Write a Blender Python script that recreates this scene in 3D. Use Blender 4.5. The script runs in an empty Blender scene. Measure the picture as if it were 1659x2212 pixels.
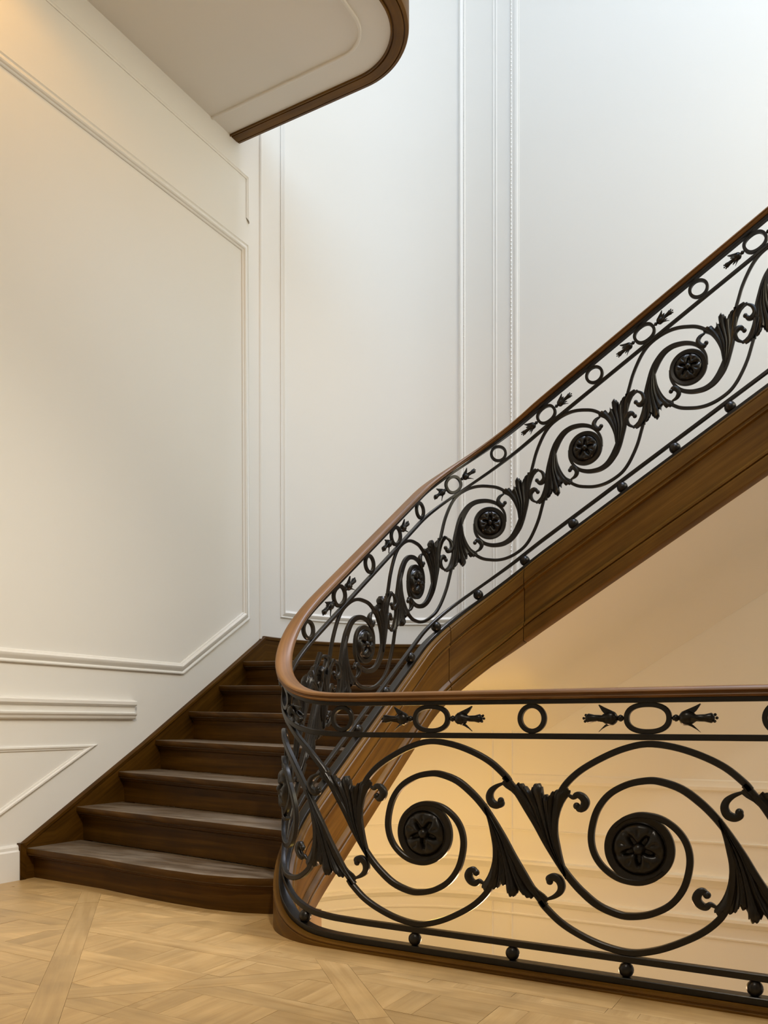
import bpy, bmesh, math, random
from mathutils import Vector
R = math.radians
random.seed(7)
C = bpy.context.scene.collection
S = bpy.context.scene

# ---------------------------------------------------------------- camera
F_PX, CX, HOR = 1787.0, 829.5, 1562.0
cam = bpy.data.cameras.new('camera')
cam.sensor_fit = 'VERTICAL'
cam.sensor_height = 36.0
cam.lens = F_PX / 2212 * 36.0
cam.shift_y = (HOR - 1106.0) / 2212.0
cam.clip_start = 0.05
co = bpy.data.objects.new('camera', cam)
co.location = (0, 0, 0.7785)
co.rotation_euler = (R(90), 0, R(29.694))
C.objects.link(co)
S.camera = co

# ---------------------------------------------------------------- world, lights, exposure
S.view_settings.view_transform = 'Standard'
S.view_settings.look = 'None'
S.view_settings.gamma = 1.0
S.view_settings.use_curve_mapping = False
S.view_settings.exposure = 0.0
S.cycles.max_bounces = 10
S.cycles.diffuse_bounces = 6
S.cycles.glossy_bounces = 4
S.cycles.sample_clamp_indirect = 6.0
w = bpy.data.worlds.new('world')
S.world = w
w.use_nodes = True
w.node_tree.nodes['Background'].inputs[0].default_value = (0.75, 0.85, 1.0, 1)
w.node_tree.nodes['Background'].inputs[1].default_value = 0.1

def light(name, kind, loc, energy, col, size=0.1, size_y=None, target=None, spot=None, blend=0.6):
    l = bpy.data.lights.new(name, kind)
    l.energy = energy
    l.color = col
    if kind == 'AREA':
        l.shape = 'RECTANGLE'
        l.size = size
        l.size_y = size_y or size
    else:
        l.shadow_soft_size = size
    if kind == 'SPOT':
        l.spot_size = R(spot)
        l.spot_blend = blend
    o = bpy.data.objects.new(name, l)
    o.location = loc
    if target:
        o.rotation_euler = (Vector(target) - Vector(loc)).to_track_quat('-Z', 'Y').to_euler()
    C.objects.link(o)
    return o

# skylight at the head of the stair well
sky = light('skylight', 'AREA', (0.4, 4.0, 15.9), 210, (0.82, 0.86, 1.0), 3.6, 2.6, (0.4, 4.0, 0))
sky.data.spread = R(55)
# added area fills, nothing built behind them: cool front, warm right
light('cool_fill', 'AREA', (0.6, 2.0, 7.2), 130, (0.52, 0.75, 1.0), 3.0, 2.0, (-0.6, 5.7, 3.4))
light('warm_fill', 'AREA', (2.95, 4.2, 4.2), 145, (1.0, 0.88, 0.60), 2.2, 2.4, (-3, 4.2, 3.8))
# ceiling lamps of the landing, under the upper storey's soffit; the last is added fill
light('ceiling_lamp_or_fill', 'SPOT', (-3.05, 1.95, 4.55), 26, (1.0, 0.48, 0.08), 0.06, None, (-3.15, 1.95, 0), 170, 0.3)
light('ceiling_lamp_or_fill', 'SPOT', (-0.5, 0.6, 4.60), 165, (1.0, 0.90, 0.76), 0.10, None, (-0.7, 1.4, 0), 125, 0.9)
light('ceiling_lamp_or_fill', 'SPOT', (0.8, -0.2, 4.60), 760, (1.0, 0.90, 0.76), 0.10, None, (-3.5, 2.1, 0.35), 46, 1.0)  # added fill that brightens the lower left wall
# lamps of the storey below
light('lower_lamp', 'POINT', (-2.40, 4.65, -0.05), 19, (1.0, 0.60, 0.16), 0.15)
light('lower_lamp', 'POINT', (-1.2, 3.4, -0.30), 33, (1.0, 0.60, 0.33), 0.15)
light('lower_lamp', 'POINT', (-2.3, 4.6, -3.0), 18, (1.0, 0.75, 0.20), 0.15)

# ---------------------------------------------------------------- materials
def mat_base(name):
    m = bpy.data.materials.new(name)
    m.use_nodes = True
    return m, m.node_tree.nodes, m.node_tree.links, m.node_tree.nodes['Principled BSDF']

def mk_plaster(name, col, rough=0.55):
    m, n, l, p = mat_base(name)
    t = n.new('ShaderNodeTexCoord')
    a = n.new('ShaderNodeTexNoise'); a.inputs['Scale'].default_value = 1.3; a.inputs['Detail'].default_value = 3
    l.new(t.outputs['Object'], a.inputs['Vector'])
    r = n.new('ShaderNodeValToRGB')
    r.color_ramp.elements[0].color = (*[c * .97 for c in col], 1)
    r.color_ramp.elements[1].color = (*col, 1)
    l.new(a.outputs['Fac'], r.inputs['Fac'])
    l.new(r.outputs['Color'], p.inputs['Base Color'])
    b = n.new('ShaderNodeTexNoise'); b.inputs['Scale'].default_value = 90; b.inputs['Detail'].default_value = 2
    l.new(t.outputs['Object'], b.inputs['Vector'])
    u = n.new('ShaderNodeBump'); u.inputs['Strength'].default_value = 0.02; u.inputs['Distance'].default_value = 0.004
    l.new(b.outputs['Fac'], u.inputs['Height'])
    l.new(u.outputs['Normal'], p.inputs['Normal'])
    p.inputs['Roughness'].default_value = rough
    return m

def mk_wood(name, dark, mid, lightc, rough=0.35, along=1.2, across=34.0, rnd=0.0, wear_sheen=None, spec=0.5, bump=0.12):
    """wood grain running along the u axis of the UV map (metres)"""
    m, n, l, p = mat_base(name)
    t = n.new('ShaderNodeTexCoord')
    info = n.new('ShaderNodeObjectInfo')
    add = n.new('ShaderNodeVectorMath'); add.operation = 'MULTIPLY_ADD'
    comb = n.new('ShaderNodeCombineXYZ')
    for k in 'XYZ':
        l.new(info.outputs['Random'], comb.inputs[k])
    add.inputs[1].default_value = (17.3, 9.1, 23.7)
    l.new(comb.outputs[0], add.inputs[0])
    l.new(t.outputs['UV'], add.inputs[2])
    mp = n.new('ShaderNodeMapping')
    mp.inputs['Scale'].default_value = (along, across, 1)
    l.new(add.outputs[0], mp.inputs['Vector'])
    a = n.new('ShaderNodeTexNoise'); a.inputs['Scale'].default_value = 1.0; a.inputs['Detail'].default_value = 7
    a.inputs['Roughness'].default_value = 0.62; a.inputs['Distortion'].default_value = 0.5
    l.new(mp.outputs[0], a.inputs['Vector'])
    r = n.new('ShaderNodeValToRGB')
    e = r.color_ramp.elements
    e[0].position = .32; e[0].color = (*dark, 1)
    e[1].position = .72; e[1].color = (*lightc, 1)
    x = e.new(.52); x.color = (*mid, 1)
    l.new(a.outputs['Fac'], r.inputs['Fac'])
    col = r.outputs['Color']
    # broad cloudiness
    b = n.new('ShaderNodeTexNoise'); b.inputs['Scale'].default_value = 5; b.inputs['Detail'].default_value = 3
    l.new(add.outputs[0], b.inputs['Vector'])
    mr = n.new('ShaderNodeMapRange'); mr.inputs['From Min'].default_value = .3; mr.inputs['From Max'].default_value = .7
    mr.inputs['To Min'].default_value = .82; mr.inputs['To Max'].default_value = 1.15
    l.new(b.outputs['Fac'], mr.inputs['Value'])
    hsv = n.new('ShaderNodeHueSaturation')
    l.new(col, hsv.inputs['Color'])
    if rnd:
        mr2 = n.new('ShaderNodeMapRange'); mr2.inputs['To Min'].default_value = 1 - rnd; mr2.inputs['To Max'].default_value = 1 + rnd
        l.new(info.outputs['Random'], mr2.inputs['Value'])
        mu = n.new('ShaderNodeMath'); mu.operation = 'MULTIPLY'
        l.new(mr.outputs[0], mu.inputs[0]); l.new(mr2.outputs[0], mu.inputs[1])
        l.new(mu.outputs[0], hsv.inputs['Value'])
    else:
        l.new(mr.outputs[0], hsv.inputs['Value'])
    col = hsv.outputs['Color']
    if wear_sheen:
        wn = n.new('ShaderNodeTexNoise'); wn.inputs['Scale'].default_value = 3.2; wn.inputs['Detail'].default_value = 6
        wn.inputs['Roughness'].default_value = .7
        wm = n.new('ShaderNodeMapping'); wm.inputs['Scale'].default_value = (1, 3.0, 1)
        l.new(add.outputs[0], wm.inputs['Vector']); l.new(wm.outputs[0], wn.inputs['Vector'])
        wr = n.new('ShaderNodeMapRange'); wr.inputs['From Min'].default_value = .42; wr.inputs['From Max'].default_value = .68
        wr.inputs['To Max'].default_value = wear_sheen[1]
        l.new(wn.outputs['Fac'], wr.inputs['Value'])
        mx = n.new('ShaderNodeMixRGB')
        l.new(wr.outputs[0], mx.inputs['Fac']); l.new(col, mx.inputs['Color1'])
        mx.inputs['Color2'].default_value = (*wear_sheen[0], 1)
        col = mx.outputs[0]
    l.new(col, p.inputs['Base Color'])
    rr = n.new('ShaderNodeMapRange'); rr.inputs['To Min'].default_value = rough - .08; rr.inputs['To Max'].default_value = rough + .12
    l.new(a.outputs['Fac'], rr.inputs['Value'])
    l.new(rr.outputs[0], p.inputs['Roughness'])
    bu = n.new('ShaderNodeBump'); bu.inputs['Strength'].default_value = bump; bu.inputs['Distance'].default_value = 0.002
    l.new(a.outputs['Fac'], bu.inputs['Height'])
    l.new(bu.outputs['Normal'], p.inputs['Normal'])
    p.inputs['Specular IOR Level'].default_value = spec
    return m

def mk_iron(name):
    m, n, l, p = mat_base(name)
    t = n.new('ShaderNodeTexCoord')
    a = n.new('ShaderNodeTexNoise'); a.inputs['Scale'].default_value = 60; a.inputs['Detail'].default_value = 4
    l.new(t.outputs['Object'], a.inputs['Vector'])
    r = n.new('ShaderNodeValToRGB')
    r.color_ramp.elements[0].color = (0.0040, 0.0032, 0.0025, 1)
    r.color_ramp.elements[1].color = (0.0095, 0.0075, 0.0058, 1)
    l.new(a.outputs['Fac'], r.inputs['Fac'])
    l.new(r.outputs['Color'], p.inputs['Base Color'])
    mr = n.new('ShaderNodeMapRange'); mr.inputs['To Min'].default_value = .24; mr.inputs['To Max'].default_value = .40
    p.inputs['Specular IOR Level'].default_value = .36
    l.new(a.outputs['Fac'], mr.inputs['Value'])
    l.new(mr.outputs[0], p.inputs['Roughness'])
    u = n.new('ShaderNodeBump'); u.inputs['Strength'].default_value = 0.10; u.inputs['Distance'].default_value = 0.002
    l.new(a.outputs['Fac'], u.inputs['Height'])
    l.new(u.outputs['Normal'], p.inputs['Normal'])
    return m

M = {}
M['wall'] = mk_plaster('white_wall_paint', (0.80, 0.785, 0.75))
M['trim'] = mk_plaster('white_trim_paint', (0.80, 0.785, 0.75), 0.5)
M['soffit'] = mk_plaster('soffit_paint', (0.78, 0.755, 0.70))
M['iron'] = mk_iron('black_wrought_iron')
M['rail'] = mk_wood('handrail_walnut', (0.105, 0.046, 0.012), (0.172, 0.079, 0.021), (0.235, 0.116, 0.036), .42, 1.5, 60, spec=.38)
M['string'] = mk_wood('stringer_oak', (0.078, 0.034, 0.003), (0.126, 0.058, 0.006), (0.178, 0.088, 0.013), .42, 1.2, 26, spec=.2)
M['stair'] = mk_wood('stair_oak', (0.036, 0.0150, 0.0012), (0.062, 0.026, 0.0022), (0.094, 0.043, 0.005), .42, 1.3, 30, rnd=.1, spec=.14)
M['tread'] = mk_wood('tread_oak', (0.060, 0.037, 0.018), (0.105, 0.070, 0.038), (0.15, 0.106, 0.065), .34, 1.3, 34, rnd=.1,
                     wear_sheen=((0.26, 0.22, 0.17), .55))  # worn grey, with daylight sheen painted into the colour
M['plank'] = mk_wood('parquet_oak', (0.39, 0.242, 0.092), (0.455, 0.295, 0.12), (0.52, 0.348, 0.152), .38, 2.2, 40, rnd=.07, bump=.06)
M['sub'] = mk_wood('subfloor', (0.27, 0.165, 0.07), (0.30, 0.19, 0.08), (0.34, 0.21, 0.095), .6)

# ---------------------------------------------------------------- mesh helpers
def obj(name, verts, faces, mat, parent=None, uvs=None, smooth=False, angle=None):
    me = bpy.data.meshes.new(name)
    me.from_pydata([tuple(v) for v in verts], [], faces)
    if mat: me.materials.append(mat)
    if uvs:
        ul = me.uv_layers.new(name='UVMap')
        for poly in me.polygons:
            for li in poly.loop_indices:
                ul.data[li].uv = uvs[me.loops[li].vertex_index]
    if smooth:
        for poly in me.polygons: poly.use_smooth = True
        if angle: me.set_sharp_from_angle(angle=R(angle))
    me.update()
    o = bpy.data.objects.new(name, me)
    C.objects.link(o)
    if parent: o.parent = parent
    return o

def tag(o, label, cat=None, kind=None, group=None):
    o['label'] = label
    if cat: o['category'] = cat
    if kind: o['kind'] = kind
    if group: o['group'] = group
    return o

class MB:
    """collects verts / faces / uvs of one mesh"""
    def __init__(s): s.v = []; s.f = []; s.uv = []
    def add(s, verts, faces, uvs=None):
        o = len(s.v)
        s.v += [Vector(v) for v in verts]
        s.f += [tuple(i + o for i in f) for f in faces]
        s.uv += uvs if uvs else [(v[0], v[1]) for v in verts]
    def build(s, name, mat, parent=None, smooth=False, angle=None):
        o = obj(name, s.v, s.f, mat, parent, s.uv, smooth, angle)
        bm = bmesh.new(); bm.from_mesh(o.data)
        bmesh.ops.recalc_face_normals(bm, faces=bm.faces)
        bm.to_mesh(o.data); bm.free()
        return o

def grid_faces(nr, nc, wrap_c=False, wrap_r=False, flip=False):
    fs = []
    for i in range(nr if wrap_r else nr - 1):
        for j in range(nc if wrap_c else nc - 1):
            a = i * nc + j; b = i * nc + (j + 1) % nc
            c = ((i + 1) % nr) * nc + (j + 1) % nc; d = ((i + 1) % nr) * nc + j
            fs.append((a, d, c, b) if flip else (a, b, c, d))
    return fs

def rings(mb, ringlist, caps=True, us=None, flip=False):
    """skin a list of closed rings (equal length)"""
    n = len(ringlist[0]); verts = []; uv = []
    L = 0.0
    for i, rg in enumerate(ringlist):
        if i: L += (Vector(rg[0]) - Vector(ringlist[i - 1][0])).length
        P = 0.0
        for j, p in enumerate(rg):
            if j: P += (Vector(p) - Vector(rg[j - 1])).length
            verts.append(p); uv.append((us[i] if us else L, P))
    fs = grid_faces(len(ringlist), n, wrap_c=True, flip=flip)
    if caps:
        a = tuple(range(n)); b = tuple((len(ringlist) - 1) * n + k for k in range(n))
        fs += [tuple(reversed(a)), b] if not flip else [a, tuple(reversed(b))]
    mb.add(verts, fs, uv)

def boxv(mb, x0, x1, y0, y1, z0, z1):
    v = [(x0, y0, z0), (x1, y0, z0), (x1, y1, z0), (x0, y1, z0), (x0, y0, z1), (x1, y0, z1), (x1, y1, z1), (x0, y1, z1)]
    f = [(3, 2, 1, 0), (4, 5, 6, 7), (0, 1, 5, 4), (1, 2, 6, 5), (2, 3, 7, 6), (3, 0, 4, 7)]
    mb.add(v, f, [(p[0] + p[1], p[2] + p[1]) for p in v])

def prism(mb, poly, z0, z1):
    n = len(poly)
    v = [(x, y, z0) for x, y in poly] + [(x, y, z1) for x, y in poly]
    f = [tuple(range(n - 1, -1, -1)), tuple(range(n, 2 * n))]
    f += [(i, (i + 1) % n, n + (i + 1) % n, n + i) for i in range(n)]
    mb.add(v, f, [(p[0], p[1] + p[2]) for p in v])

def catmull(pts, per=6):
    P = [Vector(p) for p in pts]
    out = []
    for i in range(len(P) - 1):
        p0 = P[i - 1] if i else P[0] * 2 - P[1]
        p1, p2 = P[i], P[i + 1]
        p3 = P[i + 2] if i + 2 < len(P) else P[-1] * 2 - P[-2]
        for k in range(per):
            t = k / per
            out.append(0.5 * ((2 * p1) + (p2 - p0) * t + (2 * p0 - 5 * p1 + 4 * p2 - p3) * t * t + (3 * p1 - p0 - 3 * p2 + p3) * t ** 3))
    out.append(P[-1])
    return out

def resample(pts, n):
    P = [Vector(p) for p in pts]
    d = [0.0]
    for i in range(1, len(P)): d.append(d[-1] + (P[i] - P[i - 1]).length)
    out = []
    k = 0
    for i in range(n):
        t = d[-1] * i / (n - 1)
        while k < len(P) - 2 and d[k + 1] < t: k += 1
        q = (t - d[k]) / max(1e-9, d[k + 1] - d[k])
        out.append(P[k].lerp(P[k + 1], min(1, max(0, q))))
    return out

def interp(tab, x):
    if x <= tab[0][0]: return tab[0][1]
    for (a, va), (b, vb) in zip(tab, tab[1:]):
        if x <= b:
            return va + (vb - va) * (x - a) / (b - a)
    return tab[-1][1]

# ---------------------------------------------------------------- plan of the stair well
FZ = 0.010                     # top of the landing floor
XW = -3.574                    # left wall
YA, RW = 4.571, 1.2015         # rounded corner of the walls
YB = YA + RW                   # back wall
XA = XW + RW
YF, XS, R1, R2, Y2 = 2.40, -1.957, 0.35, 0.45, 4.25
XC1, YC1 = XS + R1, YF + R1
L1 = R1 * math.pi / 2
S2 = L1 + (Y2 - R2) - YC1
S3 = S2 + R2 * math.pi / 2
XC2, YC2 = XS + R2, Y2 - R2

def path(s):
    """plan of the balustrade: x, y and the unit normal towards the well"""
    if s < 0: return XC1 - s, YF, 0.0, 1.0
    if s < L1:
        a = s / R1
        return XC1 - R1 * math.sin(a), YC1 - R1 * math.cos(a), math.sin(a), math.cos(a)
    if s < S2: return XS, YC1 + s - L1, 1.0, 0.0
    if s < S3:
        a = (s - S2) / R2
        return XC2 - R2 * math.cos(a), YC2 + R2 * math.sin(a), math.cos(a), -math.sin(a)
    return XC2 + s - S3, Y2, 0.0, -1.0

_tab = [(-.12, .0324), (0.0, .036), (.10, .052), (.20, .092), (.30, .150), (.40, .236), (.50, .335), (.60, .426), (.68, .746 + .71 * (YC1 + .68 - L1 - 3.249))]
B3 = 1.636
def base_raw(s):
    if s < .68: return interp(_tab, s)
    if s < S2: return .746 + .71 * (YC1 + s - L1 - 3.249)
    b2 = .746 + .71 * (YC2 - 3.249)
    if s < S3: return b2 + (B3 - b2) * (s - S2) / (S3 - S2)
    return B3 + .613 * (s - S3)
def base(s):
    return sum(base_raw(s + d) for d in (-.06, -.03, 0, .03, .06)) / 5
def slope(s): return (base(s + .02) - base(s - .02)) / .04

def blend(s):                  # 0 on the landing, 1 on the flights
    t = min(1, max(0, (s + .1) / .8)); return t * t * (3 - 2 * t)
def tl(front, rake): return lambda s: front + (rake - front) * blend(s)
T_LOW = tl(.0715, .083); T_UP = tl(.7065, .6725); T_IRON = tl(.805, .7916); T_WOOD = tl(.8175, .8129)

def pt(s, t, n=0.0):
    x, y, nx, ny = path(s)
    return Vector((x + nx * n, y + ny * n, base(s) + t))

S_START, S_END = -2.75, S3 + 2.55
def srange(a, b, ds=.045):
    out = [a]; s = a
    while s < b - 1e-6:
        curved = (-.1 < s < .75) or (S2 - .05 < s < S3 + .05)
        s = min(b, s + (.022 if curved else .09))
        out.append(s)
    return out

def sweep(name, prof, a, b, mat, parent, tfun=None, smooth=True, angle=40, zfun=None):
    """prof: closed list of (n, dz); swept along the plan path between a and b"""
    mb = MB(); ss = srange(a, b); rg = []
    for s in ss:
        t = tfun(s) if tfun else 0
        rg.append([pt(s, t + dz, n) for n, dz in prof])
    rings(mb, rg, True, ss)
    return mb.build(name, mat, parent, smooth, angle)

# ---------------------------------------------------------------- the setting: walls, ceilings, floors
def structure(name, mb, mat, label, cat='wall', smooth=False, angle=None):
    o = mb.build(name, mat, None, smooth, angle)
    return tag(o, label, cat, 'structure')

LOZ, HIZ = -3.3, 16.0
mb = MB(); boxv(mb, XW - .2, XW, -2.0, YA, LOZ, HIZ)
wall_left = structure('wall_left', mb, M['wall'], 'white panelled wall on the left running along the lower stair flight')
mb = MB(); boxv(mb, XA, 3.0, YB, YB + .2, LOZ, HIZ)
wall_back = structure('wall_back', mb, M['wall'], 'flat white back wall behind the rising flight, lit by daylight')
mb = MB(); boxv(mb, 3.0, 3.2, -2.0, YB, LOZ, HIZ)
structure('wall_right', mb, M['wall'], 'plain white wall closing the stair well on the far right')
mb = MB(); boxv(mb, XW, 3.0, -2.2, -2.0, LOZ, HIZ)
structure('wall_front', mb, M['wall'], 'plain white wall of the landing behind the viewer')
mb = MB(); NA = 48
arc = [(XW + RW * (1 - math.cos(a)), YA + RW * math.sin(a)) for a in [math.pi / 2 * k / NA for k in range(NA + 1)]]
arco = [(XA - (RW + .2) * math.cos(a), YA + (RW + .2) * math.sin(a)) for a in [math.pi / 2 * k / NA for k in range(NA + 1)]]
rings(mb, [[(x, y, LOZ), (x, y, HIZ), (X, Y, HIZ), (X, Y, LOZ)] for (x, y), (X, Y) in zip(arc, arco)])
wall_corner = structure('wall_corner', mb, M['wall'], 'concave rounded wall corner between left wall and back wall', smooth=True, angle=40)

# roof with the skylight opening
mb = MB()
X0, X1, Ya, Yb = -1.4, 2.2, 2.7, 5.3
boxv(mb, XW - .2, X0, -2.2, YB + .2, HIZ, HIZ + .2); boxv(mb, X1, 3.2, -2.2, YB + .2, HIZ, HIZ + .2)
boxv(mb, X0, X1, -2.2, Ya, HIZ, HIZ + .2); boxv(mb, X0, X1, Yb, YB + .2, HIZ, HIZ + .2)
structure('ceiling', mb, M['wall'], 'high white ceiling with a skylight opening over the stair well', 'ceiling')

# soffit of the upper storey: strip over the lower flight with a rounded corner, and the landing
CZ = 4.6424
EX, EY, ER, EWID = -2.11, 4.32, 0.47, .092
def edge_path(off, n=22):      # outline of the soffit edge, offset inwards
    pts = [(XW, EY - off)]
    r = ER - off
    for k in range(n + 1):
        a = math.pi / 2 * (1 - k / n)
        pts.append((EX - ER + r * math.cos(a), EY - ER + r * math.sin(a)))
    pts.append((EX - off, 2.35))
    return pts
ep = edge_path(EWID)
mb = MB()
poly = [(XW, -2.0)] + [(3.0, -2.0), (3.0, 2.35)] + list(reversed(ep))
prism(mb, poly, CZ + .006, CZ + .36)
soffit = structure('ceiling', mb, M['soffit'], 'flat cream soffit with a rounded end over the lower stair flight', 'ceiling')
def edge_band(name, prof, mat, parent):
    mb = MB(); rg = []
    for k in range(len(edge_path(0))):
        rg.append([(edge_path(o)[k][0], edge_path(o)[k][1], CZ + z) for o, z in prof])
    rings(mb, rg)
    return mb.build(name, mat, parent, True, 30)
tr = edge_band('trim_1', [(-.004, .40), (-.004, .012), (0, .004), (.018, .0), (.020, .008), (.024, .008), (.026, -.002), (.080, -.002), (.084, .006), (.088, .006), (.092, -.006), (.100, -.006), (.100, .40)], M['string'], soffit)
tag(tr, 'brown wooden edge board')
tr = edge_band('trim_2', [(.262, .01), (.262, -.003), (.267, -.006), (.276, -.006), (.281, -.003), (.281, .01)], M['soffit'], soffit)

# ---------------------------------------------------------------- wall mouldings
def map_left(h, w, z): return (XW + h, w, z)
def map_back(h, w, z): return (w, YB - h, z)
def map_arc(h, w, z):          # w = arc length from the left wall
    a = w / RW; r = RW - h
    return (XA - r * math.cos(a), YA + r * math.sin(a), z)

def inset(poly, d):
    n = len(poly); out = []
    for i in range(n):
        p, q, r_ = Vector(poly[i - 1]), Vector(poly[i]), Vector(poly[(i + 1) % n])
        e1 = (q - p).normalized(); e2 = (r_ - q).normalized()
        n1 = Vector((-e1.y, e1.x)); n2 = Vector((-e2.y, e2.x))
        b = (n1 + n2); b = b / max(.15, b.dot(n1))
        out.append(q + b * d)
    return out

def frame(name, mp, poly, prof, parent, mat, sub=0, keep=None):
    """moulding frame; poly counter-clockwise, prof = (distance inwards, height)"""
    loops = []
    for d, h in prof:
        ins = inset(poly, d)
        if sub:
            q = []
            for i in range(len(ins)):
                a, b = ins[i], ins[(i + 1) % len(ins)]
                k = max(1, int(abs(b.x - a.x) / .05)) if sub else 1
                kk = max(1, int(round(abs(Vector(poly[(i + 1) % len(poly)]).x - Vector(poly[i]).x) / .05)))
                q += [a.lerp(b, j / kk) for j in range(kk)]
            ins = q
        loops.append([mp(h, v.x, v.y) for v in ins])
    n = len(loops[0])
    verts = [p for lp in loops for p in lp]
    fs = grid_faces(len(loops), n, wrap_c=True)
    if keep: fs = [f for f in fs if f[0] % n in keep]
    o = obj(name, verts, fs, mat, parent, None, True, 25)
    return o

def strip(name, mp, w0, w1, prof, parent, mat, zoff=None, sub=1):
    """horizontal moulding; prof = closed (height, z)"""
    mb = MB(); rg = []
    for k in range(sub + 1):
        wv = w0 + (w1 - w0) * k / sub
        rg.append([mp(h, wv, z + (zoff(wv) if zoff else 0)) for h, z in prof])
    rings(mb, rg)
    return mb.build(name, mat, parent, True, 25)

BIG = [(0, -.002), (0, .011), (.004, .015), (.010, .015), (.014, .010), (.018, .008), (.026, .014), (.038, .022), (.048, .024), (.054, .020), (.058, .012), (.064, .010), (.068, .006), (.068, -.002)]
SMALL = [(0, -.002), (0, .007), (.006, .012), (.014, .012), (.020, .007), (.028, .005), (.028, -.002)]
ntrim = [2]
def tname():
    ntrim[0] += 1
    return 'trim_%d' % ntrim[0]
# left wall: tall panel, frieze panel, dado panel, chair rail
frame(tname(), map_left, [(.6, 1.075), (3.777, 1.075), (4.42, 1.485), (4.405, 4.01), (.6, 4.01)], BIG, wall_left, M['trim'])
frame(tname(), map_left, [(.6, 4.16), (4.415, 4.16), (4.415, 4.477), (.6, 4.477)], SMALL, wall_left, M['trim'], keep=(1, 2))
frame(tname(), map_left, [(.6, .24), (2.375, .24), (3.125, .664), (.6, .664)], SMALL, wall_left, M['trim'])
strip(tname(), map_left, -2.0, 3.382, [(-.002, .798), (.014, .800), (.022, .806), (.026, .818), (.034, .826), (.036, .834), (.018, .838), (.016, .842), (.016, .872), (.030, .878), (.036, .882), (.036, .898), (.030, .904), (.012, .908), (-.002, .91)], wall_left, M['trim'])
# slim bead where the rounded corner begins
mb = MB(); rings(mb, [[(XW + .014 * math.sin(math.pi * k / 6) - .001, YA - .030 + .014 * -math.cos(math.pi * k / 6), z) for k in range(7)] for z in (1.36, HIZ)])
mb.build(tname(), M['trim'], wall_corner, True, 40)
# rounded corner panel and back wall panel
p0, p1 = RW * R(8.6), RW * R(80.4)
frame(tname(), map_arc, [(p0, 1.53), (p1, 1.53), (p1, 7.2), (p0, 7.2)], [(d * .8, h * .6) for d, h in BIG], wall_corner, M['trim'], sub=1)
frame(tname(), map_back, [(-2.215, 1.53), (-1.95, 1.53), (1.9, 3.89), (1.9, 7.2), (-2.215, 7.2)], [(d, h * .5) for d, h in BIG], wall_back, M['trim'])
mb = MB()
for xx in (-2.33, -2.352):
    rings(mb, [[(xx + .008 * math.cos(math.pi * k / 4), YB - .003 * math.sin(math.pi * k / 4), z) for k in range(5)] for z in (1.38, HIZ)])
mb.build(tname(), M['trim'], wall_back, True, 40)

# carved bead rows along the panel mouldings
def beads(mp, pts, parent, step=.03):
    mb = MB()
    for (w0, z0), (w1, z1) in zip(pts, pts[1:]):
        L = math.hypot(w1 - w0, z1 - z0); n = int(L / step)
        for k in range(n):
            q = (k + .5) / n
            wv, zv = w0 + (w1 - w0) * q, z0 + (z1 - z0) * q
            ex, ez = (w1 - w0) / L, (z1 - z0) / L
            vs = []
            for hh, rr in ((.004, 1.0), (.012, .8), (.015, .0)) if mp is map_left else ((.002, 1.0), (.008, .8), (.010, .0)):
                for m in range(6):
                    a = m * math.pi / 3
                    u, v = .011 * rr * math.cos(a), .007 * rr * math.sin(a)
                    vs.append(mp(hh, wv + ex * u - ez * v, zv + ez * u + ex * v))
            mb.add(vs, grid_faces(3, 6, wrap_c=True, flip=True))
    o = mb.build(tname(), M['trim'], parent, True, 60)
    o['kind'] = 'stuff'
    return o
beads(map_left, [(4.413, 1.49), (4.398, 4.003), (.6, 4.003)], wall_left)
beads(map_back, [(-2.208, 1.56), (-2.208, 7.2)], wall_back)
beads(map_arc, [(p1 - .007, 1.56), (p1 - .007, 7.2)], wall_corner)

# mouldings of the wall in the storey below (seen through the landing balustrade)
LOWP = [
    [(-.002, .33), (.010, .332), (.018, .34), (.02, .36), (.012, .375), (.010, .40), (-.002, .41)],
    [(-.002, -.012), (.012, -.010), (.014, .0), (-.002, .004)],
    [(-.002, -.30), (.012, -.298), (.018, -.285), (.040, -.262), (.055, -.245), (.055, -.228), (-.002, -.222)],
    [(-.002, -.545), (.010, -.543), (.018, -.53), (.036, -.51), (.036, -.49), (-.002, -.482)],
    [(-.002, -.632), (.010, -.63), (.012, -.62), (-.002, -.612)],
    [(-.002, -1.05), (.010, -1.048), (.012, -1.03), (-.002, -1.02)]]
for i, pr in enumerate(LOWP):
    x0 = -2.2 if i == 0 else XA
    strip(tname(), map_back, 2.99, x0, pr, wall_back, M['trim'])
    if i:
        strip(tname(), map_arc, RW * math.pi / 2, 0, pr, wall_corner, M['trim'], sub=40)
        strip(tname(), map_left, YA, -2.0, pr, wall_left, M['trim'])
mb = MB()
for xx in (-2.36, -2.205):
    rings(mb, [[(xx + .009 * math.cos(math.pi * k / 4), YB - .010 * math.sin(math.pi * k / 4), z) for k in range(5)] for z in (LOZ, 1.0)])
mb.build(tname(), M['trim'], wall_back, True, 40)

# baseboard of the landing
mb = MB(); rg = []
for yv in (-2.0, 2.636):
    rg.append([(XW - .002, yv, FZ), (XW + .022, yv, FZ), (XW + .022, yv, .150), (XW + .014, yv, .158), (XW + .014, yv, .172), (XW + .008, yv, .182), (XW - .002, yv, .182)])
rings(mb, rg, flip=True)
structure('baseboard_left', mb, M['trim'], 'white painted baseboard on the left wall ending at the stair skirting', 'baseboard')

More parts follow.
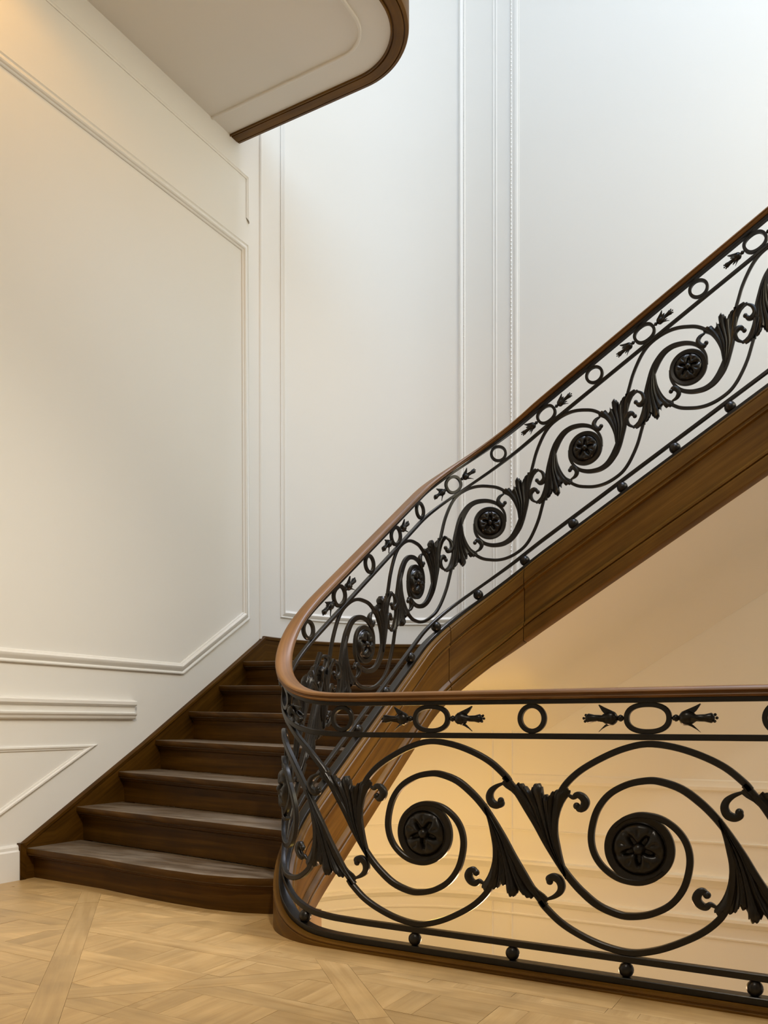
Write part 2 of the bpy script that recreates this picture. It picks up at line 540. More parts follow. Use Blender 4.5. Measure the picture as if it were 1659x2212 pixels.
# landing slab with the well cut out, and the floor of the storey below
mb = MB()
edge = []
for k in range(17):
    a = (math.pi / 2) * k / 16
    edge.append((XC1 - (R1 + .0) * math.sin(a), YC1 - (R1 + .0) * math.cos(a)))
poly = [(XW, -2.0), (3.0, -2.0), (3.0, YF)] + edge + [(XS, 2.9), (XW, 2.9)]
prism(mb, poly, -.32, -.006)
floor = structure('floor', mb, M['sub'], 'pale oak parquet floor of the landing laid in diagonal panels', 'floor')
mb = MB(); boxv(mb, XW, 3.0, -2.0, YB, LOZ - .2, LOZ)
structure('floor', mb, M['plank'], 'oak floor of the storey below the stair well', 'floor')

# ---------------------------------------------------------------- parquet
def clip(poly, a, b, c):       # keep a*x+b*y<=c
    out = []
    for i in range(len(poly)):
        p, q = poly[i], poly[(i + 1) % len(poly)]
        dp, dq = a * p[0] + b * p[1] - c, a * q[0] + b * q[1] - c
        if dp <= 0: out.append(p)
        if dp * dq < 0:
            t = dp / (dp - dq)
            out.append((p[0] + (q[0] - p[0]) * t, p[1] + (q[1] - p[1]) * t))
    return out
def area(p): return .5 * abs(sum(p[i][0] * p[(i + 1) % len(p)][1] - p[(i + 1) % len(p)][0] * p[i][1] for i in range(len(p))))
def shrink(poly, g):
    n = len(poly)
    s = sum(poly[i][0] * poly[(i + 1) % n][1] - poly[(i + 1) % n][0] * poly[i][1] for i in range(n))
    if s < 0: poly = poly[::-1]
    return [tuple(v) for v in inset(poly, g)]

pieces = []                    # (polygon in world, grain direction)
PIT, BW = .83, .088
NX, NY = -2.559, 2.15          # a crossing of the frame boards
D1 = (math.sqrt(.5), -math.sqrt(.5)); D2 = (math.sqrt(.5), math.sqrt(.5))
def wpt(u, v): return (NX + u * D1[0] + v * D2[0], NY + u * D1[1] + v * D2[1])
def rect(u0, u1, v0, v1): return [(u0, v0), (u1, v0), (u1, v1), (u0, v1)]
h = BW / 2
for i in range(-3, 5):
    for j in range(-3, 5):
        u, v = i * PIT, j * PIT
        pieces.append(([wpt(*p) for p in rect(u - PIT / 2, u + PIT / 2, v - h, v + h)], D1))
        pieces.append(([wpt(*p) for p in rect(u - h, u + h, v + h, v + PIT - h)], D2))
        # the panel: strips along its diagonals with squares between
        cu, cv = u + PIT / 2, v + PIT / 2
        half = (PIT - BW) / 2
        g, sw = .262, .085
        r2 = math.sqrt(.5)
        def topanel(a, b): return (cu + (a - b) * r2, cv + (a + b) * r2)
        def emit(a0, a1, b0, b1, along_a):
            q = [topanel(*p) for p in rect(a0, a1, b0, b1)]
            for aa, bb, cc in ((1, 0, cu + half), (-1, 0, -(cu - half)), (0, 1, cv + half), (0, -1, -(cv - half))):
                q = clip(q, aa, bb, cc)
                if len(q) < 3: return
            gd = (1, 0) if along_a else (0, 1)     # diagonals of a diagonal panel run with the room
            pieces.append(([wpt(*p) for p in q], gd))
        for k in range(-2, 3):
            emit(-.6, .6, k * g - sw / 2, k * g + sw / 2, True)
            for m in range(-2, 3):
                emit(m * g - sw / 2, m * g + sw / 2, k * g + sw / 2, (k + 1) * g - sw / 2, False)
                emit(m * g + sw / 2, (m + 1) * g - sw / 2, k * g + sw / 2, (k + 1) * g - sw / 2, (k + m) % 2 == 0)
clean = []
YCUT, YCUR, XCUR = 2.60, 2.235, -1.72
for q, gd in pieces:
    q = clip(q, -1, 0, -(XW + .13))
    q = clip(q, 1, 0, 2.0)
    if len(q) < 3: continue
    ql = clip(q, 1, 0, XCUR)                      # left of the curb's straight length
    if len(ql) > 2: ql = clip(ql, 0, 1, YCUT)
    if len(ql) > 2: ql = clip(ql, 1, 1, .672)
    qr = clip(q, -1, 0, -XCUR)
    if len(qr) > 2: qr = clip(qr, 0, 1, YCUR)
    for qq in (ql, qr):
        if len(qq) > 2 and area(qq) > .0002: clean.append((qq, gd))
def brd(x0, x1, y0, y1, gd): clean.append((rect(x0, x1, y0, y1), gd))
xx = XCUR
for ln in (1.15, 1.3, 1.25):   # border boards along the curb, the wall and the first step
    brd(xx, min(2, xx + ln), YCUR, YF - .01, (1, 0)); xx += ln
for y0, y1 in ((-.2, 1.1), (1.1, 2.72)): brd(XW + .005, XW + .13, y0, y1, (0, 1))
brd(XW + .13, -2.75, YCUT, 2.76, (1, 0)); clean.append((clip(rect(-2.75, XS, YCUT, 2.76), 1, 1, .672), (1, 0)))

def seen(q):                   # does the board lie near the part of the floor in view?
    for x, y in q + [(sum(p[0] for p in q) / len(q), sum(p[1] for p in q) / len(q))]:
        d = -math.sin(R(29.694)) * x + math.cos(R(29.694)) * y
        if d < .5: continue
        px = CX + F_PX * (math.cos(R(29.694)) * x + math.sin(R(29.694)) * y) / d
        py = HOR + F_PX * (.7785 - FZ) / d
        if -60 < px < 1720 and py < 2270: return True
    return False
vis = [c for c in clean if seen(c[0])]
hid = [c for c in clean if not seen(c[0])]
vis.sort(key=lambda c: -area(c[0]))
hid += vis[298:]; vis = vis[:298]
def plank_mesh(mb, q, gd, dz):
    q = shrink(q, .0004)
    n = len(q); z1 = FZ + dz
    v = [(x, y, -.004) for x, y in q] + [(x, y, z1) for x, y in q]
    f = [tuple(range(n, 2 * n))] + [(i, (i + 1) % n, n + (i + 1) % n, n + i) for i in range(n)]
    uv = [(p[0] * gd[0] + p[1] * gd[1], -p[0] * gd[1] + p[1] * gd[0]) for p in v]
    mb.add(v, f, uv)
for q, gd in vis:
    mb = MB(); plank_mesh(mb, q, gd, random.uniform(-.0005, .0003))
    mb.build('plank', M['plank'], floor)
if hid:
    mb = MB()
    for q, gd in hid: plank_mesh(mb, q, gd, 0)
    o = mb.build('plank_field', M['plank'], floor); o['kind'] = 'stuff'

# ---------------------------------------------------------------- staircase
stair = bpy.data.objects.new('staircase', None); C.objects.link(stair)
stair.location = (-2.75, 2.7, FZ)
tag(stair, 'dark oak winding staircase rising along the left wall and turning up to the right', 'staircase')
bpy.context.view_layer.update()
def sp(o):                     # parent without moving
    o.parent = stair; o.matrix_parent_inverse = stair.matrix_world.inverted(); return o

RIS = .17
def tz(k): return .162 if k == 1 else RIS * k
leftY = {1: 2.665, 2: 2.972, 3: 3.256, 4: 3.534, 5: 3.812, 6: 4.09, 7: 4.33}
XL, XR = XW + .02, XS - .02
def rightY(k): return {6: 3.80, 7: 4.08}.get(k, 3.249 + (tz(k) + .05 - .746) / .71)
SAG = {0: 0, 1: 0, 2: .004, 3: .020, 4: .028, 5: .034, 6: .044, 7: .056}   # the old treads dip towards the string
def zt(k, x): return (FZ if k == 0 else tz(k)) - SAG[k] * min(1, max(0, (x - XL) / (XR - XL)))
def two_tone(o):               # tops worn and paled by painted daylight sheen, nosing fronts dark
    o.data.materials.append(M['stair'])
    for f in o.data.polygons:
        if abs(f.normal.z) < .75: f.material_index = 1
    return o
def nose(k):
    if k == 1:
        return [(XL, 2.672), (-3.034, 2.640), (-2.76, 2.598), (-2.52, 2.572), (-2.33, 2.562), (-2.17, 2.578), (-2.06, 2.612), (XR, 2.66)]
    return [(XL + (XR - XL) * q / 7, leftY[k] + (rightY(k) - leftY[k]) * q / 7) for q in range(8)]
def nose_prof(z, th=.036, out=.0):
    # (setback from nosing line, z)
    return [(.0035, z - .002), (.0, z - .010), (.0, z - th + .012), (.004, z - th + .004), (.010, z - th), (.028, z - th), (.030, z - th - .014), (.040, z - th - .018)]
for k in range(1, 8):
    ns = nose(k)
    mb = MB()
    if k < 7:
        bk = [(x, y + .03) for x, y in nose(k + 1)]
        rg = []
        for p, q in zip(ns, bk):
            z, z2 = zt(k, p[0]), zt(k, q[0])
            prof = [(p[0], p[1] + d, zz) for d, zz in nose_prof(z)[:5]]
            rg.append([(q[0], q[1], z2)] + [(p[0], p[1] + .010, z)] + prof + [(p[0], p[1] + .04, z - .036), (q[0], q[1], z2 - .036)])
        rings(mb, rg, flip=True)
        mb.uv = [(v.x, v.y - v.z) for v in mb.v]
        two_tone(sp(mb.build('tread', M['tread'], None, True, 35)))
    else:                      # quarter landing in the rounded corner
        rr = R2 + .02
        rg = []                # rounded front edge
        for p in ns:
            z = zt(k, p[0])
            rg.append([(p[0], p[1] + .06, z)] + [(p[0], p[1] + .010, z)] + [(p[0], p[1] + d, zz) for d, zz in nose_prof(z)[:5]] + [(p[0], p[1] + .06, z - .036)])
        rings(mb, rg, flip=True)
        outl = [(x, y + .02) for x, y in ns] + [(XC2 - rr * math.cos(R(a)), YC2 + rr * math.sin(R(a))) for a in (38, 46)] + [(-1.80, YB - .004), (XA, YB - .004)]
        outl += [(x + .003, y - .003) for x, y in reversed(arc[1:-1])] + [(XL, YA)]
        n_ = len(outl)
        vt = [(x, y, zt(k, x) - .0005) for x, y in outl]; vb = [(x, y, zt(k, x) - .035) for x, y in outl]
        mb.add(vb + vt, [tuple(range(n_ - 1, -1, -1)), tuple(range(n_, 2 * n_))] + [(q, (q + 1) % n_, n_ + (q + 1) % n_, n_ + q) for q in range(n_)])
        mb.uv = [(v.x, v.y - v.z) for v in mb.v]
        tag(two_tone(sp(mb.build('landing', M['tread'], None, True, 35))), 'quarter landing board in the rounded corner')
    # riser with a small scotia under the nosing
    mb = MB(); rg = []
    for p in ns:
        y0 = p[1]; z = zt(k, p[0]); zb = zt(k - 1, p[0])
        rg.append([(p[0], y0 + .026, z - .036), (p[0], y0 + .028, z - .050), (p[0], y0 + .040, z - .056), (p[0], y0 + .046, zb), (p[0], y0 + .070, zb), (p[0], y0 + .070, z - .036)])
    rings(mb, rg, flip=False)
    mb.uv = [(v.x, v.z) for v in mb.v]
    sp(mb.build('riser', M['stair'], None, True, 35))
# treads of the second flight (mostly hidden behind its string)
k = 8
while True:
    xk = XC2 + (RIS * k + .05 - B3) / .613
    if xk > 1.0: break
    def sy(x): return Y2 + .02 if x > XC2 else YC2 + math.sqrt(max(0, (R2 + .02) ** 2 - (XC2 - x) ** 2))
    def slab(xa, xb, za, zb, nm, mt):
        m_ = MB()
        prism(m_, [(xa + (xb - xa) * q / 5, sy(xa + (xb - xa) * q / 5)) for q in range(6)] + [(xb, YB - .022), (xa, YB - .022)], za, zb)
        m_.uv = [(v.y, v.x + v.z) for v in m_.v]
        sp(m_.build(nm, mt))
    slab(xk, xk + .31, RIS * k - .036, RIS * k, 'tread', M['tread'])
    slab(xk + .04, xk + .06, RIS * (k - 1), RIS * k - .036, 'riser', M['stair'])
    k += 1

# outer string: three jointed lengths, moulded on the well side, curb on the landing
SPROF = [(-.030, 0), (.026, 0), (.034, -.004), (.038, -.012), (.036, -.020), (.042, -.024), (.042, -.084), (.034, -.089), (.034, -.097), (.040, -.101), (.040, -.108), (.026, -.116),
         (.026, -.286), (.033, -.294), (.043, -.302), (.043, -.312), (.035, -.318), (.046, -.326), (.046, -.388), (.036, -.394),
         (-.034, -.394), (-.040, -.388), (-.040, -.017), (-.036, -.014), (-.036, -.010), (-.040, -.008), (-.038, -.002)]
SJ1, SJ2 = S2 + R2 * R(28), S3 - .037
for a, b in ((S_START, SJ1 - .002), (SJ1 + .002, SJ2 - .002), (SJ2 + .002, S_END)):
    sp(sweep('string_board', SPROF, a, b, M['string'], None, angle=28))

# wall string (skirting) with its capping bead, along wall, corner and second flight
def wall_path():
    pts = []
    sk = [(2.640, .182), (3.427, .655), (4.146, 1.108), (4.50, 1.335), (4.571, 1.383)]
    for (y0, z0), (y1, z1) in zip(sk, sk[1:]):
        for q in range(4):
            pts.append((XW, y0 + (y1 - y0) * q / 4, 1, 0, z0 + (z1 - z0) * q / 4))
    for i in range(31):
        a = math.pi / 2 * i / 30
        pts.append((XA - RW * math.cos(a), YA + RW * math.sin(a), math.cos(a), -math.sin(a), 1.383))
    x_up = -2.05
    pts.append((x_up, YB, 0, -1, 1.383))
    for q in range(1, 13): pts.append((x_up + 3.2 * q / 12, YB, 0, -1, 1.383 + .613 * 3.2 * q / 12))
    return pts
mb = MB(); rg = []
for x, y, nx, ny, z in wall_path():
    zb = max(FZ, z - .30)
    rg.append([(x + nx * n, y + ny * n, zz) for n, zz in ((.001, zb), (.020, zb), (.020, z - .028), (.026, z - .024), (.026, z - .008), (.020, z - .003), (.012, z), (.001, z))])
rings(mb, rg, flip=True)
tag(sp(mb.build('wall_skirting', M['stair'], None, True, 30)), 'dark skirting board against the wall')
mb = MB()                      # upright end of the skirting on the floor
boxv(mb, XW + .001, XW + .028, 2.632, 2.665, FZ, .19)
sp(mb.build('skirting_end', M['stair']))

# plastered underside of the flights, running into the walls in a soft cove
mb = MB(); rows = []
NM = 14
ss = srange(.25, S_END)
for s in ss:
    x, y, nx, ny = path(s)
    z = base(s) - .375
    p = Vector((x - nx * .02, y - ny * .02, z))
    if s < S2:
        yy = y + (YA - YC2) * max(0, (y - 2.6) / (YC2 - 2.6))
        q = Vector((XW + .001, min(YA, yy), z))
    elif s < S3:
        w_ = (s - S2) / (S3 - S2) * (RW * math.pi / 2 + XC2 - XA)
        if w_ < RW * math.pi / 2:
            a = w_ / RW
            q = Vector((XA - (RW - .001) * math.cos(a), YA + (RW - .001) * math.sin(a), z))
        else: q = Vector((XA + w_ - RW * math.pi / 2, YB - .001, z))
    else: q = Vector((x, YB - .001, z))
    q.z = min(z, B3 - .385 + .613 * (max(q.x, -1.95) - XC2))
    for m in range(NM):
        u = m / (NM - 1)
        v = p.lerp(q, u ** .8)
        v.z -= .26 * max(0, (u ** .8 - .74) / .26) ** 2.4
        rows.append(v)
n = len(ss)
top = [v + Vector((0, 0, .03)) for v in rows]
mb.add(rows, grid_faces(n, NM)); mb.add(top, grid_faces(n, NM, flip=True))
tag(sp(mb.build('soffit', M['soffit'], None, True)), 'cream plastered underside of the flight')

# ---------------------------------------------------------------- balustrade
bal = bpy.data.objects.new('balustrade', None); C.objects.link(bal)
bal.location = (XC1, YF, .0324)
tag(bal, 'black wrought iron scrollwork balustrade with brown wooden handrail along landing and stairs', 'balustrade')
bpy.context.view_layer.update()
def bp(o, parent=None):
    p = parent or bal
    o.parent = p; o.matrix_parent_inverse = bal.matrix_world.inverted() if p is bal else p.matrix_world.inverted()
    return o

HP = [(-.018, 0), (-.026, .001), (-.030, .006), (-.0255, .011), (-.0255, .0135), (-.032, .018), (-.030, .024), (-.022, .029), (-.010, .031), (.010, .031), (.022, .029), (.030, .024), (.032, .018), (.0255, .0135), (.0255, .011), (.030, .006), (.026, .001), (.018, 0)]
tag(bp(sweep('handrail', HP[::-1], S_START, S_END, M['rail'], None, T_WOOD, angle=50)), 'brown moulded wooden handrail')
def flat(hw, hz): return [(-hw, -hz + .002), (-hw + .002, -hz), (hw - .002, -hz), (hw, -hz + .002), (hw, hz - .002), (hw - .002, hz), (-hw + .002, hz), (-hw, hz - .002)][::-1]
bp(sweep('rail_bar', flat(.017, .0075), S_START, S_END, M['iron'], None, lambda s: (T_IRON(s) + T_WOOD(s)) / 2, angle=30))
bp(sweep('upper_bar', flat(.010, .0088), S_START, S_END, M['iron'], None, T_UP, angle=30))
bp(sweep('lower_bar', flat(.010, .0100), S_START, S_END, M['iron'], None, T_LOW, angle=30))
bp(sweep('base_bar', flat(.019, .0105), S_START, S_END, M['iron'], None, lambda s: .0105, angle=30))

def tube(mb, P, N, w, d):
    """flat-bar tube: P points, N normals (well side), w in-plane widths, d depths"""
    rg = []
    n = len(P)
    for i in range(n):
        T = (P[min(n - 1, i + 1)] - P[max(0, i - 1)]).normalized()
        B = T.cross(N[i]).normalized()
        a, b = w[i] / 2, d[i] / 2
        c = .28 * min(a, b)
        rg.append([P[i] + B * x + N[i] * y for x, y in ((-a + c, -b), (a - c, -b), (a, -b + c), (a, b - c), (a - c, b), (-a + c, b), (-a, b - c), (-a, -b + c))])
    rings(mb, rg)
    return mb

def widths(n, tab): return [interp(tab, i / (n - 1)) for i in range(n)]

class Panel:
    """maps motif coordinates (a along, b up, n out) on the balustrade"""
    def __init__(s, sc, tc, sig): s.sc, s.tc, s.sig = sc, tc, sig
    def sheared(s, a, b, n=0.0): return pt(s.sc + s.sig * a, s.tc + b, n)
    def normal(s, a):
        x, y, nx, ny = path(s.sc + s.sig * a); return Vector((nx, ny, 0))
    def bar(s, mb, pts, tab, dep=.015, rot=False, per=5):
        k = -1 if rot else 1
        q = catmull([(k * a, k * b, 0) for a, b in pts], per)
        P = [s.sheared(v.x, v.y) for v in q]; N = [s.normal(v.x) for v in q]
        tube(mb, P, N, widths(len(P), tab), [dep] * len(P))
    def rigid(s, a0, b0, p, q, n=0.0, flipx=1):
        s0 = s.sc + s.sig * a0
        al = math.atan(slope(s0)) * s.sig
        p = p * flipx
        ds = p * math.cos(al) - q * math.sin(al); dz = p * math.sin(al) + q * math.cos(al)
        x, y, nx, ny = path(s0 + s.sig * ds)
        return Vector((x + nx * n, y + ny * n, base(s0) + s.tc + b0 + dz))

def leaf(pn, Lp, Rp, Tp, curls, rot, nflute, parent, thick=.0105):
    k = -1 if rot else 1
    nv, nu = 18, 61
    Lc = resample([(a, b, 0) for a, b in catmull2(Lp)], nv); Rc = resample([(a, b, 0) for a, b in catmull2(Rp)], nv)
    Tc = resample([(a, b, 0) for a, b in Tp], nu)
    Tc = [q + Vector((0, .0035 * math.sin(j * 2.1), 0)) if 2 < j < nu - 3 else q for j, q in enumerate(Tc)]
    front = []; back = []
    for i in range(nv):
        v = i / (nv - 1)
        for j in range(nu):
            u = j / (nu - 1)
            e = Lc[i].lerp(Rc[i], u)
            e1 = Lc[-1].lerp(Rc[-1], u)
            p = e + (Tc[j] - e1) * (v ** 2.6)
            dome = math.sin(math.pi * min(1, max(0, u))) ** .6
            fl = math.cos(2 * math.pi * nflute * (u - .5))
            f2 = 1 - abs(math.sin(math.pi * nflute * (u - .5) + math.pi / 2)) ** .7
            hgt = .0035 + thick * dome * (.55 + .45 * math.sin(math.pi * min(1, .25 + v * .75))) - .0085 * f2 * (v ** .5) * min(1, dome * 1.5)
            hgt += .0015 * math.cos(4 * math.pi * nflute * u) * v
            hgt += .013 * (max(0, v - .70) / .30) ** 1.5 * dome * (1 - .7 * f2)
            hgt = max(.002, hgt)
            if i == nv - 1: hgt *= .45
            front.append(pn.sheared(k * p.x, k * p.y, hgt)); back.append(pn.sheared(k * p.x, k * p.y, -hgt))
    mb = MB()
    mb.add(front, grid_faces(nv, nu)); mb.add(back, grid_faces(nv, nu, flip=True))
    nn = nv * nu
    loop = [j for j in range(nu)] + [i * nu + nu - 1 for i in range(1, nv)] + [(nv - 1) * nu + j for j in range(nu - 2, -1, -1)] + [i * nu for i in range(nv - 2, 0, -1)]
    mb.f += [(loop[q], nn + loop[q], nn + loop[(q + 1) % len(loop)], loop[(q + 1) % len(loop)]) for q in range(len(loop))]
    # side leaves rolled into small volutes
    for cp in curls:
        q = catmull([(k * a, k * b, 0) for a, b in cp], 5)
        P = [pn.sheared(v.x, v.y) for v in q]; N = [pn.normal(v.x) for v in q]
        tube(mb, P, N, widths(len(P), [(0, .008), (.25, .018), (.6, .024), (.85, .020), (1, .014)]), widths(len(P), [(0, .008), (.4, .022), (.8, .020), (1, .012)]))
        e = P[-1]; rr = .0112
        ball(mb, e, rr, 8, 6)
    return mb.build('acanthus_leaf', M['iron'], None, True, 50)

def catmull2(pts, per=4): return [(v.x, v.y) for v in catmull([(a, b, 0) for a, b in pts], per)]
def ball(mb, c, r, nu=12, nv=8):
    vs = []
    for i in range(nv + 1):
        th = math.pi * i / nv
        for j in range(nu):
            ph = 2 * math.pi * j / nu
            vs.append(Vector(c) + Vector((math.sin(th) * math.cos(ph), math.sin(th) * math.sin(ph), math.cos(th))) * r)
    mb.add(vs, grid_faces(nv + 1, nu, wrap_c=True, flip=True))

def rosette(pn, rout, rin):
    """dished disc with a five-petal flower, alike on both faces"""
    mb = MB()
    nr, na = 34, 90
    def hgt(r, a):
        q = r / rin
        if r >= rin:           # dish and rim
            e = (r - rin) / (rout - rin)
            if e < .22: return .005 + .005 * math.sin(math.pi * e / .22)
            if e > .86: return .0085 - .002 * (e - .86) / .14
            return .005 + .0035 * e
        if q < .22: return .024 * math.sqrt(max(0, 1 - (q / .26) ** 2)) + .006
        ph = (a / (2 * math.pi / 5)) % 1.0 * 2 - 1          # -1..1 across one petal
        wid = min(1, .42 + 1.15 * (q - .18))
        pet = max(0, 1 - abs(ph / wid) ** 2.4) ** .5
        body = max(0, 1 - abs((q - .60) / .42) ** 3) ** .6
        dent = .34 * math.exp(-(ph / .18) ** 2) * max(0, 1 - ((q - .66) / .22) ** 2)
        rip = .12 * math.cos(ph * 8) * max(0, q - .45)
        sep = .6 * max(0, 1 - ((1 - abs(ph)) / .24) ** 2) * max(0, 1 - ((q - .78) / .22) ** 2)
        return .003 + .021 * max(body * pet * (1 - dent + rip), sep)
    rs = [rout * i / (nr - 1) for i in range(nr)]
    fr = []; bk = []
    for r in rs:
        for j in range(na):
            a = 2 * math.pi * j / na
            hh = hgt(r, a + .3)
            fr.append(pn.rigid(0, 0, r * math.cos(a), r * math.sin(a), hh)); bk.append(pn.rigid(0, 0, r * math.cos(a), r * math.sin(a), -hh))
    mb.add(fr, grid_faces(nr, na, wrap_c=True)); mb.add(bk, grid_faces(nr, na, wrap_c=True, flip=True))
    o = nr * na
    mb.f += [((nr - 1) * na + j, (nr - 1) * na + (j + 1) % na, o + (nr - 1) * na + (j + 1) % na, o + (nr - 1) * na + j) for j in range(na)]
    return mb.build('rosette', M['iron'], None, True, 45)

def ring_piece(pn, a0, b0, hw, hh, name, bw=.0145, power=2.0):
    mb = MB(); rg = []
    n = 40
    for i in range(n):
        t = 2 * math.pi * i / n
        ct, st = math.cos(t), math.sin(t)
        rr = (abs(ct) ** power + abs(st) ** power) ** (-1 / power)
        def at(dx, nn): return pn.rigid(a0, b0, (hw + dx) * rr * ct, (hh + dx) * rr * st, nn)
        rg.append([at(-bw, -.007), at(-.002, -.007), at(0, -.005), at(0, .005), at(-.002, .007), at(-bw, .007)])
    verts = [p for r_ in rg for p in r_]
    mb.add(verts, grid_faces(n, 6, wrap_c=True, wrap_r=True))
    return mb.build(name, M['iron'], None, True, 30)

def sprig(pn, a0, b0, hw, fx, sc=1.0):
    """flower spray pointing away from the oval: ball, cup, three leaves, stalk and buds"""
    mb = MB()
    def L(p, q, n): return pn.rigid(a0, b0, hw + p * sc, q * sc, n * sc, fx)
    def lathe(prof, n=10):
        rg = [[L(p, r * math.cos(2 * math.pi * k / n), r * math.sin(2 * math.pi * k / n)) for k in range(n)] for p, r in prof]
        rings(mb, rg)
    lathe([(0, .003), (.003, .007), (.009, .0105), (.014, .0095), (.019, .005)])
    lathe([(.017, .005), (.023, .015), (.031, .0205), (.044, .0205), (.055, .016), (.064, .0095), (.086, .0105), (.103, .0145), (.110, .010), (.112, .002)])
    for q0, q1, n1 in ((.010, .039, .006), (-.010, -.039, .006), (.003, .006, .026), (-.003, -.006, -.026)):
        rg = []
        for i, t in enumerate((0, .35, .7, 1)):
            p = .030 + .044 * t; qq = q0 + (q1 - q0) * t ** 1.6; nn = n1 * t
            wd = (.012, .014, .009, .002)[i]
            rg.append([L(p - wd * .4, qq + wd * .6, nn - .003), L(p + wd * .4, qq - wd * .6, nn - .003), L(p + wd * .4, qq - wd * .6, nn + .003), L(p - wd * .4, qq + wd * .6, nn + .003)])
        rings(mb, rg)
    for q, n in ((0, 0), (.009, .004), (-.009, -.004)):
        ball(mb, L(.112 if q else .117, q, n), .0045 * sc, 6, 4)
    return mb.build('flower_sprig', M['iron'], None, True, 45)

# motif traced on the landing panels (origin: rosette centre, metres)
F_ARC = [(-.2135, -.0954), (-.2288, -.0544), (-.2403, -.0104), (-.2467, .0266), (-.2467, .0641), (-.2429, .1018), (-.2339, .1372), (-.2136, .1749), (-.1694, .2171), (-.1044, .2563), (-.0412, .2839), (.0229, .2979), (.0952, .2901), (.1677, .267), (.2287, .2359), (.2745, .1977), (.291, .178)]
F_STEM = [(-.4062, .1925), (-.3843, .1685), (-.36, .1368), (-.3359, .0996), (-.304, .0506), (-.2726, -.0028), (-.239, -.0528), (-.2033, -.0994), (-.165, -.138), (-.1151, -.1740), (-.0569, -.193), (-.0153, -.1934), (.0355, -.1803), (.0854, -.15), (.1196, -.103), (.1356, -.0456), (.1351, 0), (.1196, .0395), (.0903, .0708), (.0506, .0915), (.0, .0962), (-.0412, .0831), (-.068, .06)]
F_L = [(-.2109, -.1052), (-.2442, -.0557), (-.2804, -.0033), (-.312, .0527), (-.3385, .0995), (-.36, .124), (-.3816, .1461), (-.4062, .1606), (-.4172, .1705)]
F_R = [(-.2109, -.1052), (-.2237, -.054), (-.2339, -.01), (-.2377, .0272), (-.2365, .0647), (-.2288, .0976), (-.216, .1256), (-.2021, .1436)]
F_T = [(-.4172, .1705), (-.4103, .1798), (-.3952, .1829), (-.3762, .1669), (-.356, .1753), (-.3385, .1657), (-.3252, .1484), (-.312, .1692), (-.2988, .176), (-.2857, .1652), (-.2831, .1426), (-.2726, .143), (-.2635, .1334), (-.2597, .1461), (-.248, .1554), (-.2237, .1601), (-.2059, .1633), (-.1983, .1561), (-.2021, .1436)]
F_CURL = [[(-.4100, .1720), (-.4338, .1608), (-.4505, .1459), (-.4555, .1274), (-.4477, .1096), (-.431, .1026), (-.4172, .1084), (-.4186, .1174)],
          [(-.2059, .1442), (-.1907, .1376), (-.1782, .1458), (-.1632, .1403), (-.1545, .126), (-.1595, .1098), (-.1707, .1043), (-.1807, .1124)]]
# motif traced on the second flight (vertical measured above the rake)
K_ARC = [(-.3164, .0254), (-.3046, .066), (-.2943, .1031), (-.2835, .1353), (-.2671, .1809), (-.2438, .221), (-.216, .2528), (-.1839, .2690), (-.1383, .2688), (-.0931, .2571), (-.0485, .2345), (-.0043, .2026), (.0395, .165), (.0785, .1178), (.1129, .0625), (.1364, .0096), (.1534, -.0466), (.1597, -.0942)]
K_STEM = [(.2123, .1106), (.2102, .0614), (.204, .007), (.1956, -.0373), (.183, -.0783), (.1682, -.1179), (.147, -.1484), (.1172, -.1682), (.0828, -.1677), (.0482, -.1528), (.0089, -.1263), (-.0307, -.0872), (-.0618, -.0394), (-.0819, .0112), (-.0858, .0552)]
K_L = [(.164, -.1289), (.1534, -.0807), (.1491, -.0518), (.1406, -.0109), (.1215, .0385), (.0957, .0804), (.0699, .1096)]
K_R = [(.164, -.1417), (.1872, -.1072), (.1998, -.0703), (.2102, -.0361), (.2186, .0208), (.2311, .0573), (.2477, .0777), (.2705, .0741)]
K_T = [(.0699, .1096), (.0656, .1325), (.0871, .1217), (.1043, .1122), (.1172, .0848), (.1279, .087), (.1279, .1063), (.1406, .0875), (.1364, .1294), (.1491, .1341), (.1682, .108), (.1787, .0782), (.1893, .091), (.1977, .1076), (.2186, .0928), (.2269, .103), (.2436, .1043), (.2664, .0879), (.2705, .0741)]
K_CURL = [[(.0764, .103), (.0547, .1044), (.0447, .0907), (.0526, .0651), (.0699, .0458), (.082, .0505)],
          [(.2602, .0866), (.2869, .0523), (.298, .016), (.289, .0014), (.2725, .0071), (.2568, .0332)]]

def scroll_panel(sc, front, leaves=(0, 1)):
    pn = Panel(sc, .389 if front else .393, -1 if front else 1)
    mb = MB()
    for rot in (False, True):
        if front:
            pn.bar(mb, F_ARC, [(0, .012), (.12, .0185), (1, .0190)], .018, rot)
            pn.bar(mb, F_STEM, [(0, .0185), (.25, .0185), (.38, .022), (.55, .0190), (.9, .0175), (1, .010)], .018, rot)
        else:
            pn.bar(mb, K_ARC, [(0, .012), (.15, .0145), (.75, .0155), (1, .010)], .014, rot)
            pn.bar(mb, K_STEM, [(0, .014), (.22, .032), (.40, .036), (.55, .026), (.75, .019), (1, .010)], .014, rot)
    body = bp(mb.build('scroll', M['iron'], None, True, 40))
    o = rosette(pn, .098 if front else .088, .071 if front else .0635); bp(o, body)
    for r_ in leaves:
        if front: o = leaf(pn, F_L, F_R, F_T, F_CURL, r_ == 1, 5, body)
        else: o = leaf(pn, K_L, K_R, K_T, K_CURL, r_ == 1, 5, body)
        bp(o, body)
    return pn, body

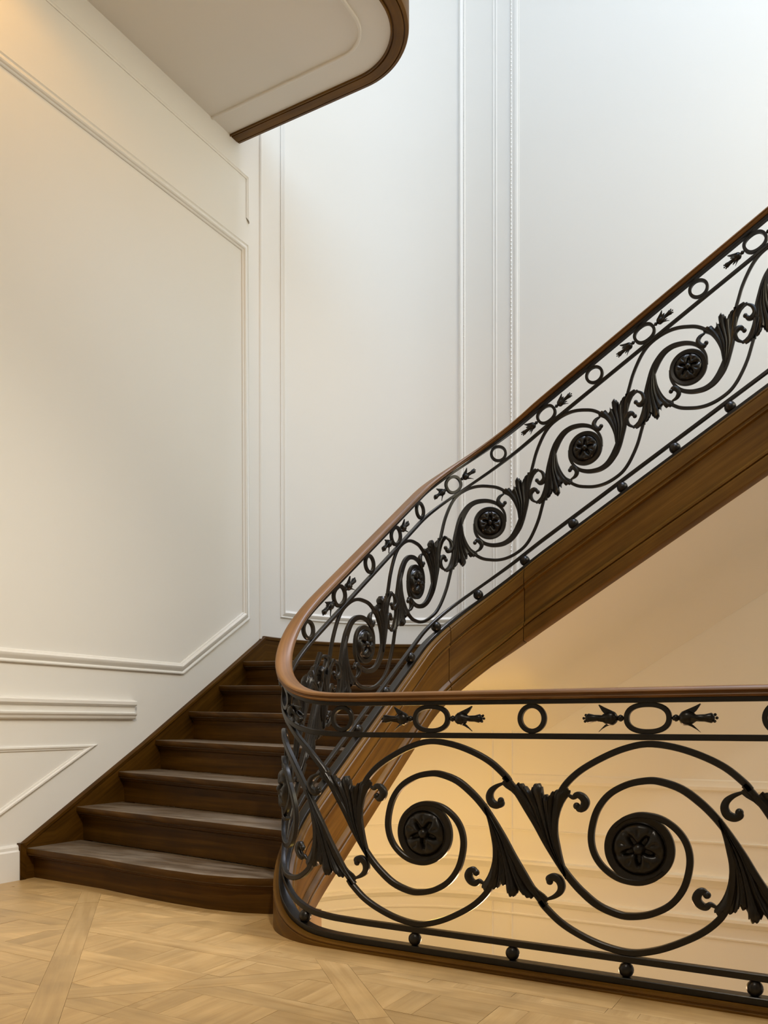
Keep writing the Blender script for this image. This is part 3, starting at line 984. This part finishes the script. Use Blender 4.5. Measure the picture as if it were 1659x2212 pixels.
def crown(pn, a_oval, a_ring, hw):
    """oval with two sprays, and the plain ring between"""
    s0 = pn.sc + pn.sig * a_oval
    b0 = (T_UP(s0) + .0088 + T_IRON(s0)) / 2 - pn.tc
    hh = (T_IRON(s0) - T_UP(s0) - .0088) / 2 * math.cos(math.atan(slope(s0))) + .0008
    ov = bp(ring_piece(pn, a_oval, b0, hw, hh, 'oval_ring', .0145, 2.35))
    for fx in (1, -1):
        bp(sprig(pn, a_oval, b0, hw, fx, 1.0 if hw > .06 else .88), ov)
    if a_ring is not None:
        s0 = pn.sc + pn.sig * a_ring
        b0 = (T_UP(s0) + .0088 + T_IRON(s0)) / 2 - pn.tc
        hh = (T_IRON(s0) - T_UP(s0) - .0088) / 2 * math.cos(math.atan(slope(s0))) + .0008
        bp(ring_piece(pn, a_ring, b0, hh, hh, 'ring'))

front_x = [-1.2155, -.534, .1475, .829]
def sx(x): return XC1 - x
FS = [sx(x) for x in front_x] + [.285]
for s0 in FS:
    pn, b = scroll_panel(s0, True)
    crown(pn, .0235, .0235 - .341, .066)
# rakes
S_A = L1 + (3.249 - YC1); S_B = L1 + (3.759 - YC1); S_C = S2 + R2 * R(60.5)
RS = [S_A, S_B, S_C] + [S3 + (-1.2197 + .509 * k - XC2) for k in range(5)]
for i, s0 in enumerate(RS):
    pn, b = scroll_panel(s0, False)
    crown(pn, -.21, .047, .056)
# transition where the landing motif turns into the flight motif
pn = Panel(S_A - .51, .393, 1)
mb = MB(); pn.bar(mb, K_STEM[:7], [(0, .014), (.6, .030), (1, .018)], .014)
p2 = Panel(.92, .389, -1)
p2.bar(mb, F_STEM[:9], [(0, .0165), (1, .018)], .015, True)
body = bp(mb.build('scroll', M['iron'], None, True, 40))
bp(leaf(pn, K_L, K_R, K_T, K_CURL, False, 5, body), body)
bp(leaf(p2, F_L, F_R, F_T, F_CURL, True, 5, body), body)

# spacer balls under the lower bar
def spacer(s0):
    mb = MB()
    lo, hi = .020, T_LOW(s0) - .0095
    ball(mb, pt(s0, (lo + hi) / 2), max(.019, (hi - lo) / 2 + .0008), 16, 10)
    bp(mb.build('spacer_ball', M['iron'], None, True))
for x in front_x:
    spacer(sx(x - .0365)); spacer(sx(x + .301))
spacer(.09)
for s0 in RS:
    spacer(s0 - .063); spacer(s0 + .190)
spacer(S_A - .51 + .19)
